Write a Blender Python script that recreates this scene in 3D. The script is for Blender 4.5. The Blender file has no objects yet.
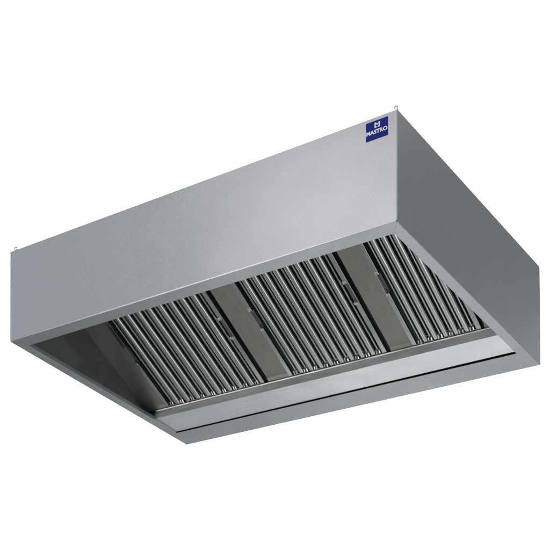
import bpy, bmesh, math, random
from mathutils import Vector, Matrix

random.seed(7)
S = bpy.context.scene
COL = S.collection

# ------------------------------------------------------------------ camera
cam_d = bpy.data.cameras.new('camera')
cam = bpy.data.objects.new('camera', cam_d)
COL.objects.link(cam)
R2 = Vector((0.80194102, 0.59649204, 0.03298251))
U2 = Vector((0.0564033, -0.13056226, 0.98983441))
FW = Vector((-0.59473462, 0.7919285, 0.13834735))
M = Matrix((R2, U2, -FW)).transposed().to_4x4()
M.translation = Vector((2.29564, -4.86541, -2.96624))
cam.matrix_world = M
cam_d.sensor_width = 36.0
cam_d.lens = 1506.272 / 550.0 * 36.0
cam_d.shift_x = (275.0 - 87.130) / 550.0
cam_d.shift_y = (800.9235 - 275.0) / 550.0
cam_d.clip_start = 0.1
cam_d.clip_end = 200.0
S.camera = cam

# ------------------------------------------------------------------ light
S.view_settings.view_transform = 'Standard'
S.view_settings.look = 'None'
S.view_settings.exposure = 0.0
S.view_settings.gamma = 1.0
S.render.resolution_x = S.render.resolution_y = 1024
S.cycles.max_bounces = 10
S.cycles.glossy_bounces = 8
S.cycles.sample_clamp_indirect = 6.0

world = bpy.data.worlds.new('World')
S.world = world
world.use_nodes = True
bg = world.node_tree.nodes['Background']
bg.inputs['Color'].default_value = (0.93, 0.97, 1.0, 1)
bg.inputs['Strength'].default_value = 0.25


def softbox(name, loc, target, sx, sy, power, color=(1, 1, 1)):
    d = bpy.data.lights.new(name, 'AREA')
    d.shape = 'RECTANGLE'
    d.size, d.size_y = sx, sy
    d.energy = power
    d.color = color
    o = bpy.data.objects.new(name, d)
    COL.objects.link(o)
    o.location = loc
    o.rotation_euler = (Vector(target) - Vector(loc)).to_track_quat('-Z', 'Y').to_euler()
    return o


# key softbox: front left, high; the front panel mirrors it
def panel_power(radiance, sx, sy):
    return radiance * math.pi * sx * sy


softbox('key_softbox', (-3.0, -6.0, 3.35), (-0.8, 0.0, 0.2), 2.7, 2.5, panel_power(1.0, 2.9, 2.7), (1.0, 0.99, 0.99))
# its neighbour to the left, dimmer
softbox('key_softbox', (-7.0, -5.4, 3.8), (-1.4, 0.0, 0.2), 3.4, 4.2, panel_power(.37, 3.4, 4.2), (0.86, 0.93, 1.0))
# small one to the right: a glint down the front corner
softbox('corner_softbox', (4.4, -2.6, 3.0), (0.0, 0.0, 0.2), 1.6, 1.6, panel_power(1.0, 1.6, 1.6))
# low softbox behind the hood: the undersides mirror it
softbox('low_softbox', (-1.2, 3.3, -1.7), (-1.2, 3.2, 0.0), 2.6, 3.6, panel_power(.66, 2.6, 3.6), (0.96, 0.985, 1.0))
# softbox on the floor under the hood: the streak along the baffles
softbox('floor_softbox', (0.3, 1.2, -4.2), (-0.7, 0.8, 0.0), 1.2, 2.2, panel_power(1.7, 1.2, 2.2), (0.98, 1.0, 0.99))
# small softbox low at the front left: glints on edges, lip and handles
softbox('edge_softbox', (-3.1, -1.5, -3.8), (-0.9, 0.9, 0.0), 3.2, 2.0, panel_power(1.4, 3.2, 2.0), (1.0, 0.99, 0.97))
softbox('low_softbox', (-3.7, 5.0, -1.7), (-1.6, 1.2, 0.0), 2.0, 1.6, panel_power(.22, 2.0, 1.6), (0.96, 0.985, 1.0))
# softboxes to the right, behind: the two ends of the side panel mirror them
softbox('side_softbox', (2.5, 4.9, 4.9), (0.0, 0.2, 0.3), 1.8, 1.6, panel_power(.36, 1.8, 1.6), (0.92, 0.97, 1.0))
softbox('side_softbox', (3.0, 9.8, 3.2), (0.0, 1.3, 0.1), 2.2, 2.0, panel_power(.34, 2.2, 2.0), (0.90, 0.96, 1.0))
# backdrop lamps: overexpose the white sweep behind the hood
softbox('backdrop_lamp', (-3.0, 5.0, 10.5), (-5.6, 9.0, 4.0), 6.0, 3.0, 2600)
softbox('backdrop_lamp', (-8.6, 2.6, 0.0), (-6.0, 9.0, 4.0), 3.0, 5.0, 1500)

# ------------------------------------------------------------------ materials


def new_mat(name):
    m = bpy.data.materials.new(name)
    m.use_nodes = True
    nt = m.node_tree
    return m, nt, nt.nodes['Principled BSDF']


def steel(name, color, rough, stretch=(3, 3, 260), rough_var=0.06, bump=0.02, blotch=0.05, metallic=1.0, wave=0.012):
    """Brushed or mill finish stainless steel: stretched grain in roughness, colour and bump, plus faint handling smears."""
    m, nt, b = new_mat(name)
    N, L = nt.nodes, nt.links
    tc = N.new('ShaderNodeTexCoord')
    mp = N.new('ShaderNodeMapping')
    mp.inputs['Scale'].default_value = stretch
    L.new(tc.outputs['Object'], mp.inputs['Vector'])
    g = N.new('ShaderNodeTexNoise')
    g.inputs['Scale'].default_value = 1.0
    g.inputs['Detail'].default_value = 4
    g.inputs['Roughness'].default_value = 0.65
    L.new(mp.outputs['Vector'], g.inputs['Vector'])
    s = N.new('ShaderNodeTexNoise')
    s.inputs['Scale'].default_value = 5.0
    s.inputs['Detail'].default_value = 5
    s.inputs['Roughness'].default_value = 0.6
    L.new(tc.outputs['Object'], s.inputs['Vector'])
    mr = N.new('ShaderNodeMapRange')
    mr.inputs['From Min'].default_value = 0.3
    mr.inputs['From Max'].default_value = 0.7
    mr.inputs['To Min'].default_value = rough - rough_var
    mr.inputs['To Max'].default_value = rough + rough_var
    mix = N.new('ShaderNodeMath')
    mix.operation = 'MULTIPLY_ADD'
    mix.inputs[1].default_value = 0.6
    L.new(g.outputs['Fac'], mix.inputs[0])
    sm = N.new('ShaderNodeMath')
    sm.operation = 'MULTIPLY'
    sm.inputs[1].default_value = 0.4
    L.new(s.outputs['Fac'], sm.inputs[0])
    L.new(sm.outputs[0], mix.inputs[2])
    L.new(mix.outputs[0], mr.inputs['Value'])
    L.new(mr.outputs['Result'], b.inputs['Roughness'])
    cr = N.new('ShaderNodeMapRange')
    cr.inputs['From Min'].default_value = 0.3
    cr.inputs['From Max'].default_value = 0.7
    cr.inputs['To Min'].default_value = 1.0 - blotch
    cr.inputs['To Max'].default_value = 1.0 + blotch
    L.new(g.outputs['Fac'], cr.inputs['Value'])
    vm = N.new('ShaderNodeVectorMath')
    vm.operation = 'SCALE'
    vm.inputs[0].default_value = color
    L.new(cr.outputs['Result'], vm.inputs['Scale'])
    L.new(vm.outputs['Vector'], b.inputs['Base Color'])
    b.inputs['Metallic'].default_value = metallic
    bp = N.new('ShaderNodeBump')
    bp.inputs['Strength'].default_value = bump
    bp.inputs['Distance'].default_value = 0.002
    L.new(g.outputs['Fac'], bp.inputs['Height'])
    wv = N.new('ShaderNodeTexNoise')
    wv.inputs['Scale'].default_value = 2.6
    wv.inputs['Detail'].default_value = 1.5
    L.new(tc.outputs['Object'], wv.inputs['Vector'])
    b2 = N.new('ShaderNodeBump')
    b2.inputs['Strength'].default_value = 1.0
    b2.inputs['Distance'].default_value = wave
    L.new(wv.outputs['Fac'], b2.inputs['Height'])
    L.new(bp.outputs['Normal'], b2.inputs['Normal'])
    L.new(b2.outputs['Normal'], b.inputs['Normal'])
    return m


M_FRONT = steel('brushed_steel', (0.585, 0.59, 0.61), 0.29, (130, 130, 420), 0.03, 0.025, 0.13, wave=0.003)
M_SIDE = steel('satin_steel', (0.57, 0.59, 0.61), 0.30, (110, 110, 420), 0.03, 0.025, 0.09, wave=0.006)
M_RIM = steel('folded_steel', (0.46, 0.485, 0.50), 0.38, (40, 40, 120), 0.07, 0.03, 0.05)
M_TRAY = steel('bright_tray_steel', (0.75, 0.755, 0.755), 0.30, (6, 90, 90), 0.08, 0.03, 0.06)
M_LIP = steel('lip_steel', (0.58, 0.59, 0.58), 0.30, (7, 40, 40), 0.12, 0.03, 0.12)
M_EDGE = steel('bright_edge_steel', (0.50, 0.50, 0.49), 0.30, (14, 60, 60), 0.10, 0.02, 0.45)  # strongly uneven base colour stands in for broken glints along the edge
M_FILLER = steel('mill_steel', (0.30, 0.297, 0.272), 0.42, (160, 14, 14), 0.09, 0.05, 0.09, 0.6)
M_BAFFLE = steel('baffle_steel', (0.50, 0.525, 0.515), 0.24, (240, 6, 6), 0.08, 0.03, 0.05)
M_SHINY = steel('polished_steel', (0.84, 0.84, 0.83), 0.20, (60, 60, 60), 0.04, 0.02, 0.05)
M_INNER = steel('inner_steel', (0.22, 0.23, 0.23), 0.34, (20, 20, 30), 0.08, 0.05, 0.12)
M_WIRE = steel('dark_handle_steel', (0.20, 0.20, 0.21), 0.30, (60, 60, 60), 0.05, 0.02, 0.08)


def enamel(name, color, rough):
    m, nt, b = new_mat(name)
    N, L = nt.nodes, nt.links
    n = N.new('ShaderNodeTexNoise')
    n.inputs['Scale'].default_value = 180
    n.inputs['Detail'].default_value = 3
    r = N.new('ShaderNodeMixRGB')
    r.inputs['Color1'].default_value = (*[c * 0.85 for c in color], 1)
    r.inputs['Color2'].default_value = (*color, 1)
    L.new(n.outputs['Fac'], r.inputs['Fac'])
    L.new(r.outputs['Color'], b.inputs['Base Color'])
    b.inputs['Roughness'].default_value = rough
    return m


M_BLUE = enamel('blue_enamel', (0.014, 0.030, 0.52), 0.6)
M_WHITE = steel('white_foil', (0.95, 0.96, 0.98), 0.35, (200, 200, 200), 0.05, 0.0, 0.02)
M_BACK = enamel('white_backdrop_paint', (0.92, 0.92, 0.92), 0.9)

# ------------------------------------------------------------------ the hood's box
W, D, H = 1.892, 1.488, 0.45
# a sheet metal box is never perfectly square: small offsets at its corners
OFF = {(0, 0, 0): (-0.004, 0.003, 0.0), (1, 0, 0): (0.002, 0.014, 0.0),
       (0, 1, 0): (-0.002, 0.015, 0.0), (1, 1, 0): (0.002, -0.015, 0.0),
       (0, 0, 1): (-0.005, 0.003, 0.0034), (1, 0, 1): (-0.020, 0.014, -0.014),
       (0, 1, 1): (-0.002, 0.014, 0.021), (1, 1, 1): (-0.020, -0.015, 0.003)}
BASE = Vector((-W / 2, D / 2, 0.0))


def fit(p):
    u, v, w = -p[0] / W, p[1] / D, p[2] / H
    q = Vector(p)
    for (a, b, c), o in OFF.items():
        k = (u if a else 1 - u) * (v if b else 1 - v) * (w if c else 1 - w)
        q += Vector(o) * k
    return q - BASE


class MB:
    def __init__(self):
        self.bm = bmesh.new()

    def hexa(self, p):
        """8 points: bottom ring 0-3, top ring 4-7."""
        v = [self.bm.verts.new(Vector(q)) for q in p]
        for f in ((3, 2, 1, 0), (4, 5, 6, 7), (0, 1, 5, 4), (1, 2, 6, 5), (2, 3, 7, 6), (3, 0, 4, 7)):
            self.bm.faces.new([v[i] for i in f])
        return self

    def box(self, x0, x1, y0, y1, z0, z1, tf=None):
        p = [(x0, y0, z0), (x1, y0, z0), (x1, y1, z0), (x0, y1, z0),
             (x0, y0, z1), (x1, y0, z1), (x1, y1, z1), (x0, y1, z1)]
        return self.hexa([tf(q) for q in p] if tf else p)

    def loft(self, rings, cap=True):
        R = [[self.bm.verts.new(Vector(q)) for q in r] for r in rings]
        n = len(R[0])
        for a, b in zip(R, R[1:]):
            for i in range(n):
                self.bm.faces.new((a[i], a[(i + 1) % n], b[(i + 1) % n], b[i]))
        if cap:
            self.bm.faces.new(R[0][::-1])
            self.bm.faces.new(R[-1])
        return self

    def poly(self, pts, d, tf=None):
        """extrude a closed outline by vector d"""
        a = [Vector(tf(p) if tf else p) for p in pts]
        b = [Vector(tf((p[0] + d[0], p[1] + d[1], p[2] + d[2])) if tf else Vector(p) + Vector(d)) for p in pts]
        return self.loft([a, b])

    def tube(self, pts, r, n=8):
        rings = []
        for i, p in enumerate(pts):
            p = Vector(p)
            t = (Vector(pts[min(i + 1, len(pts) - 1)]) - Vector(pts[max(i - 1, 0)])).normalized()
            a = t.orthogonal().normalized() if abs(t.x) > 0.9 else t.cross(Vector((1, 0, 0))).normalized()
            b = t.cross(a)
            rings.append([p + r * (math.cos(k * 2 * math.pi / n) * a + math.sin(k * 2 * math.pi / n) * b) for k in range(n)])
        return self.loft(rings)

    def build(self, name, mat, parent=None, bevel=0.0012, smooth=None, warp=True, seg=3):
        bmesh.ops.recalc_face_normals(self.bm, faces=self.bm.faces)
        if warp:
            for v in self.bm.verts:
                v.co = fit(v.co)
        me = bpy.data.meshes.new(name)
        self.bm.to_mesh(me)
        self.bm.free()
        me.materials.append(mat)
        o = bpy.data.objects.new(name, me)
        COL.objects.link(o)
        if parent:
            o.parent = parent
        if bevel:
            b = o.modifiers.new('bevel', 'BEVEL')
            b.width = bevel
            b.segments = seg
            b.limit_method = 'ANGLE'
            b.angle_limit = math.radians(40)
            b.harden_normals = False
        if smooth:
            for f in me.polygons:
                f.use_smooth = True
            me.set_sharp_from_angle(angle=math.radians(smooth))
        return o


hood = bpy.data.objects.new('extractor_hood', None)
COL.objects.link(hood)
hood.location = BASE
hood['label'] = 'box-shaped stainless steel kitchen extractor hood with three baffle filters and a blue badge, against white'
hood['category'] = 'extractor hood'

T = 0.004
# outer sheets
MB().box(-W, 0, 0, .008, 0, H).build('front_panel', M_FRONT, hood, 0.0034, seg=1)
MB().box(-T, 0, .0086, D - T - .0006, 0, H).build('side_panel', M_SIDE, hood, 0.0014)
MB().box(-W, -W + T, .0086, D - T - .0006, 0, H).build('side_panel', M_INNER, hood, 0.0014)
MB().box(-W, 0, D - T, D, 0, H).build('back_panel', M_SIDE, hood, 0.0014)
MB().box(-W + T + .001, -T - .001, T + .005, D - T - .001, H - .012, H - .008).build('top_panel', M_SIDE, hood)

# folded rim round the bottom opening
RF, RS, YB = 0.079, 0.048, 1.320
e = 0.0006
zt, zb = 0.0045, -0.0010
m = MB()
I = .0036
m.hexa([(-W + .0016, I, zb), (-.0016, I, zb), (-RS, RF, zb), (-W + RS, RF, zb),
        (-W + .0016, I, -.0002), (-.0016, I, -.0002), (-RS, RF, zt), (-W + RS, RF, zt)])
m.build('front_rim', M_RIM, hood, 0.0012)
for s in (0, 1):
    X = (lambda x: -W - x) if s else (lambda x: x)
    m = MB()
    J = .0016
    m.hexa([(X(-J), I + e * 2, zb), (X(-J), YB - e, zb), (X(-RS), YB - e, zb), (X(-RS), RF + e * 2, zb),
            (X(-J), I + e * 2, -.0002), (X(-J), YB - e, -.0002), (X(-RS), YB - e, zt), (X(-RS), RF + e * 2, zt)])
    # upturned hem on the inside edge
    x0, x1 = sorted((X(-RS), X(-RS + .004)))
    m.box(x0, x1, RF + e * 2, YB - e, zt + .0002, .018)
    m.build('side_rim', M_RIM, hood, 0.0012)
MB().hexa([(-W + .0016, YB, zb), (-.0016, YB, zb), (-.0016, D - .001, zb), (-W + .0016, D - .001, zb),
           (-W + .0016, YB, -.0002), (-.0016, YB, -.0002), (-.0016, D - .001, -.0002), (-W + .0016, D - .001, -.0002)]).build('rear_rim', M_RIM, hood, 0.0012)

# grease gutter along the rear: flat tray, standing front lip with a rolled edge
YG = 1.118
m = MB()
m.hexa([(-W + T + .002, YG, .007), (-T - .002, YG, .007), (-T - .002, YB - .014, .004), (-W + T + .002, YB - .005, .004),
        (-W + T + .002, YG, .009), (-T - .002, YG, .009), (-T - .002, YB - .014, .006), (-W + T + .002, YB - .005, .006)])
tray = m.build('gutter_tray', M_TRAY, hood, 0.0006)
xa, xb = -W + T + .001, -T - .001
m = MB()
m.hexa([(xa, YG - .002, .0065), (xb, YG - .002, .0065), (xb, YG - .0005, .0065), (xa, YG - .0005, .0065),
        (xa, YG - .016, .0350), (xb, YG - .016, .0350), (xb, YG - .0145, .0350), (xa, YG - .0145, .0350)])
m.build('gutter_lip', M_LIP, hood, 0.0005)
m = MB()
m.hexa([(xa, YG - .0162, .0354), (xb, YG - .0162, .0354), (xb, YG - .0150, .0366), (xa, YG - .0150, .0366),
        (xa, YG - .0212, .0404), (xb, YG - .0212, .0404), (xb, YG - .0200, .0416), (xa, YG - .0200, .0416)])
m.build('folded_edge', M_EDGE, hood, 0.0004)
# rear closing sheet of the gutter (keeps the slot dark)
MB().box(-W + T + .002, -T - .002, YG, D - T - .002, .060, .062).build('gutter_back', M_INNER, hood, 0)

# ------------------------------------------------------------------ filter bank
A = math.atan(0.45)
Y0, Z0 = 1.109, 0.0435


def bank(p):
    """(x, t up the slope, w towards the viewer) -> hood space"""
    x, t, w = p
    return (x, Y0 - math.cos(A) * t - math.sin(A) * w, Z0 + math.sin(A) * t - math.cos(A) * w)


TT = 0.83
# sloping filler plates beside and between the filters
FW_ = -0.008
FILT = [(-1.763, -1.196, 9), (-1.066, -0.562, 9), (-0.440, -0.115, 6)]
edges = [(-W + T - .0005, FILT[0][0] + .003), (FILT[0][1] + .012, FILT[1][0] + .003),
         (FILT[1][1] + .012, FILT[2][0] + .003), (FILT[2][1] + .008, -T - .002)]
for a, b in edges:
    m = MB()
    m.box(a, b, -.010, TT, FW_ - .003, FW_, bank)
    m.box(b - .003, b, .003, TT, FW_ - .030, FW_ - .0034, bank)
    m.box(a, a + .003, .003, TT, FW_ - .030, FW_ - .0034, bank)
    # foot added over the gutter edge, angled to catch a bright line
    m.hexa([bank(p) for p in [(a, -.009, FW_ - .0028), (b, -.009, FW_ - .0028), (b, .026, FW_ - .0028), (a, .026, FW_ - .0028),
                              (a, -.002, .0045), (b, -.002, .0045), (b, .026, FW_ + .0001), (a, .026, FW_ + .0001)]])
    m.build('filler_plate', M_FILLER, hood, 0.0008)
# sheet that closes the plenum above the filters
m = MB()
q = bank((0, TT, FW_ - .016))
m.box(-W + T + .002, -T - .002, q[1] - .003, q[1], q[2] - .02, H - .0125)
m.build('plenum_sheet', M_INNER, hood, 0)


def rib_profile(xc, hw, top, depth):
    """convex sheet channel, open at the back (thin shell)"""
    pts = []
    n = 8
    for k in range(n + 1):
        a = math.pi * k / n
        c = math.cos(a)
        # rounded crown, slightly flattened
        pts.append((xc - hw * math.copysign(abs(c) ** 0.75, c), top - 0.010 + 0.010 * math.sin(a) ** 0.8))
    outer = [(xc - hw, top - depth)] + pts + [(xc + hw, top - depth)]
    inner = [(xc + hw - .0016, top - depth), (xc + hw - .0016, top - .011)] + \
            [(xc + (hw - .0016) * math.cos(math.pi * k / 6), top - 0.0116 + 0.0094 * math.sin(math.pi * k / 6)) for k in range(1, 6)] + \
            [(xc - hw + .0016, top - .011), (xc - hw + .0016, top - depth)]
    return outer + inner


def sweep(m, prof, t0, t1):
    m.loft([[bank((x, t0, w)) for x, w in prof], [bank((x, t1, w)) for x, w in prof]])


TOPW = 0.006
HA, HB = 0.312, 0.440          # handle span up the slope
for (x0, x1, nr) in FILT:
    first = x0 + .038
    last = x1 - .044
    pitch = (last - first) / (nr - 1)
    # the filter itself: a frame of side, bottom and top channels
    m = MB()
    for s in (0, 1):
        fa, fb = (x0, x0 + .019) if s == 0 else (x1 - .025, x1 - .004)
        for ta, tb in ((.0130, HA), (HB, TT - .009)):
            m.box(fa, fb, ta, tb, TOPW - .004, TOPW, bank)
        th = .005
        oa, ob = ((fa, fa + th) if s == 0 else (fb - th, fb))
        m.box(oa, ob, HA - .001, HB + .001, TOPW - .0038, TOPW - .0008, bank)
        m.box(oa + .0002, ob - .0002, .0130, TT - .009, TOPW - .030, TOPW - .0036, bank)   # outer wall of the channel
    m.box(x0 + .0001, x1 - .0041, -.006, .0136, TOPW - .026, TOPW - .002, bank)
    m.box(x0 + .0001, x1 - .0041, TT - .0096, TT, TOPW - .026, TOPW + .0004, bank)
    filt = m.build('baffle_filter', M_BAFFLE, hood, 0.0012)
    for k in range(nr - 1):                       # front baffles, between the drain gaps
        xc = first + pitch * (k + .5)
        m = MB()
        sweep(m, rib_profile(xc, pitch * .25, TOPW - .001, .024), .016, TT - .02)
        m.build('baffle', M_BAFFLE, filt, 0, 35)
    for k in range(nr):                           # rear baffles seen down the gaps
        xc = first + pitch * k + .0015
        m = MB()
        sweep(m, rib_profile(xc, pitch * .10, TOPW - .0085, .014), .034, TT - .02)
        m.build('rear_baffle', M_BAFFLE, filt, 0, 35)
    # a drain tab at the foot of every gap: two bent ears on a crossbar
    for k in range(nr):
        xc = first + pitch * k
        m = MB()
        m.box(xc - .012, xc + .012, .0140, .0300, -.020, -.0155, bank)
        for dx, wd, h in ((-.0105, .0055, .0050), (.0030, .0075, .0075)):
            j = random.uniform(-.0012, .0012)
            h += random.uniform(-.0022, .0015)
            te = .029 + random.uniform(-.003, .005)
            k1, k2 = random.uniform(-.0012, .0012), random.uniform(-.0012, .0012)
            m.hexa([bank(p) for p in [
                (xc + dx, .0142, -.016), (xc + dx + wd, .0142, -.016), (xc + dx + wd, te, -.016), (xc + dx, te, -.016),
                (xc + dx + j, .0144, h + k1), (xc + dx + wd + j, .0144, h - k1),
                (xc + dx + wd - .001 + j, te, h - .0065 + k2), (xc + dx + .0005 + j, te, h - .0065 - k2)]])
        m.build('drain_tab', M_SHINY, filt, 0.0012)
    # folding handles, one in each side channel: dark recess, two bright lugs, a bar between them
    for s in (0, 1):
        xm = x0 + .012 if s == 0 else x1 - .018
        m = MB()
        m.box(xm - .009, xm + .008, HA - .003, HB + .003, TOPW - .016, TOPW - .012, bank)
        m.tube([bank((xm, HA + .004, TOPW + .002)), bank((xm + .002, HA + .014, TOPW + .006)),
                bank((xm + .002, HB - .016, TOPW + .006)), bank((xm, HB - .006, TOPW + .002))], .0022, 8)
        nf = len(m.bm.faces)
        for ta, tb in ((HA - .004, HA + .010), (HB - .012, HB + .004)):
            m.box(xm - .010, xm + .008, ta, tb, TOPW - .0125, TOPW + .0035, bank)
        m.bm.faces.ensure_lookup_table()
        for f in m.bm.faces[nf:]:
            f.material_index = 1
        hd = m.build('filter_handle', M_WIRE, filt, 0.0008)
        hd.data.materials.append(M_SHINY)

# ------------------------------------------------------------------ badge on the front panel
bx0, bx1, bz0, bz1 = -.1275, -.0365, .3560, .4315
badge = MB().box(bx0, bx1, -.0016, -.0001, bz0, bz1).build('badge', M_BLUE, hood, 0.0006)
cu = bpy.data.curves.new('lettering', 'FONT')
cu.body = 'MASTRO'
cu.size = 1.0
cu.offset = 0.035
cu.extrude = 0.02
cu.resolution_u = 4
tmp = bpy.data.objects.new('lettering_curve', cu)
COL.objects.link(tmp)
dg = bpy.context.evaluated_depsgraph_get()
tme = bpy.data.meshes.new_from_object(tmp.evaluated_get(dg))
bpy.data.objects.remove(tmp)
xs = [v.co.x for v in tme.vertices]
ys = [v.co.y for v in tme.vertices]
bw, bh = .0870, .0165
cx, cz = (bx0 + bx1) / 2 + .0005, bz0 + .0300
bm = bmesh.new()
bm.from_mesh(tme)
for v in bm.verts:
    v.co = Vector((cx + ((v.co.x - min(xs)) / (max(xs) - min(xs)) - .5) * bw,
                   -.0022 if v.co.z > 0 else -.0017,
                   cz + ((v.co.y - min(ys)) / (max(ys) - min(ys)) - .5) * bh))
bmesh.ops.remove_doubles(bm, verts=bm.verts, dist=1e-7)
m = MB()
m.bm.free()
m.bm = bm
m.build('lettering', M_WHITE, badge, 0)
# the emblem: an M folded from two mirrored strokes
m = MB()
ex, ez, eh, ew = cx + .0015, bz0 + .0560, .0108, .0112
half = [(1.0, 1.0), (.62, 1.0), (0.0, .38)]
low = [(0.0, -.12), (.58, .42), (.58, -.30), (.20, -.62), (.20, -1.0), (.80, -1.0), (1.0, -.80)]
outline = half + [(-a_, b_) for a_, b_ in half[-2::-1]] + [(-a_, b_) for a_, b_ in low[::-1]] + low[1:]
m.poly([(ex + a_ * ew, -.0017, ez + b_ * eh) for a_, b_ in outline], (0, -.0005, 0))
m.build('emblem', M_WHITE, badge, 0)

# ------------------------------------------------------------------ hanging eyes on the top corners
for (x, y) in ((-.0125, .016), (-W + .022, .016)):
    m = MB()
    hw, hz = .0085, .020
    zb_ = H - .004
    outer = [(-hw, 0), (-hw, .012 + hz * .45)] + [(-hw * math.cos(math.pi * k / 8), .019 + hz * .45 * math.sin(math.pi * k / 8)) for k in range(1, 8)] + [(hw, .012 + hz * .45), (hw, 0)]
    r_ = .0036
    ring_o, ring_i = [], []
    n = 20
    for k in range(n):
        a = 2 * math.pi * k / n
        dx, dz = math.cos(a), math.sin(a)
        # project on a rounded tab outline
        ox = hw * max(-1, min(1, dx * 1.25))
        oz = (.018 + .011 * max(-1, min(1, dz * 1.2))) if dz > 0 else (.018 + .018 * max(-1, dz * 1.3))
        ring_o.append((x + ox, zb_ + oz))
        ring_i.append((x + r_ * dx, zb_ + .019 + r_ * dz))
    A_ = [m.bm.verts.new((p[0], y, p[1])) for p in ring_o]
    B_ = [m.bm.verts.new((p[0], y, p[1])) for p in ring_i]
    C_ = [m.bm.verts.new((p[0], y + .003, p[1])) for p in ring_o]
    D_ = [m.bm.verts.new((p[0], y + .003, p[1])) for p in ring_i]
    for k in range(n):
        j = (k + 1) % n
        m.bm.faces.new((A_[k], A_[j], B_[j], B_[k]))
        m.bm.faces.new((C_[k], D_[k], D_[j], C_[j]))
        m.bm.faces.new((A_[k], C_[k], C_[j], A_[j]))
        m.bm.faces.new((B_[k], B_[j], D_[j], D_[k]))
    m.box(x - hw, x + hw, y + .0035, y + .022, zb_ + .0005, zb_ + .003)
    m.build('hanging_eye', M_SIDE, hood, 0)

# ------------------------------------------------------------------ white backdrop
m = MB()
c0 = Vector((-5.4, 9.0, 0))
ax = Vector((.867, .5, 0))
nb = Vector((.5, -.867, 0))
prof = []
for k in range(13):
    z = -0.9 + k * 1.1
    lean = 0.0 if z < 8 else -(z - 8) * .25
    prof.append((lean, z))
xs_ = [-8 + k for k in range(0, 14)]
grid = [[m.bm.verts.new(c0 + ax * x + nb * (-l) + Vector((0, 0, z))) for (l, z) in prof] for x in xs_]
for a, b in zip(grid, grid[1:]):
    for i in range(len(prof) - 1):
        m.bm.faces.new((a[i], b[i], b[i + 1], a[i + 1]))
back = m.build('backdrop', M_BACK, None, 0, 60, warp=False)
back['kind'] = 'structure'
back['label'] = 'plain white studio backdrop behind the hanging steel hood'
sd = back.modifiers.new('thickness', 'SOLIDIFY')
sd.thickness = 0.05
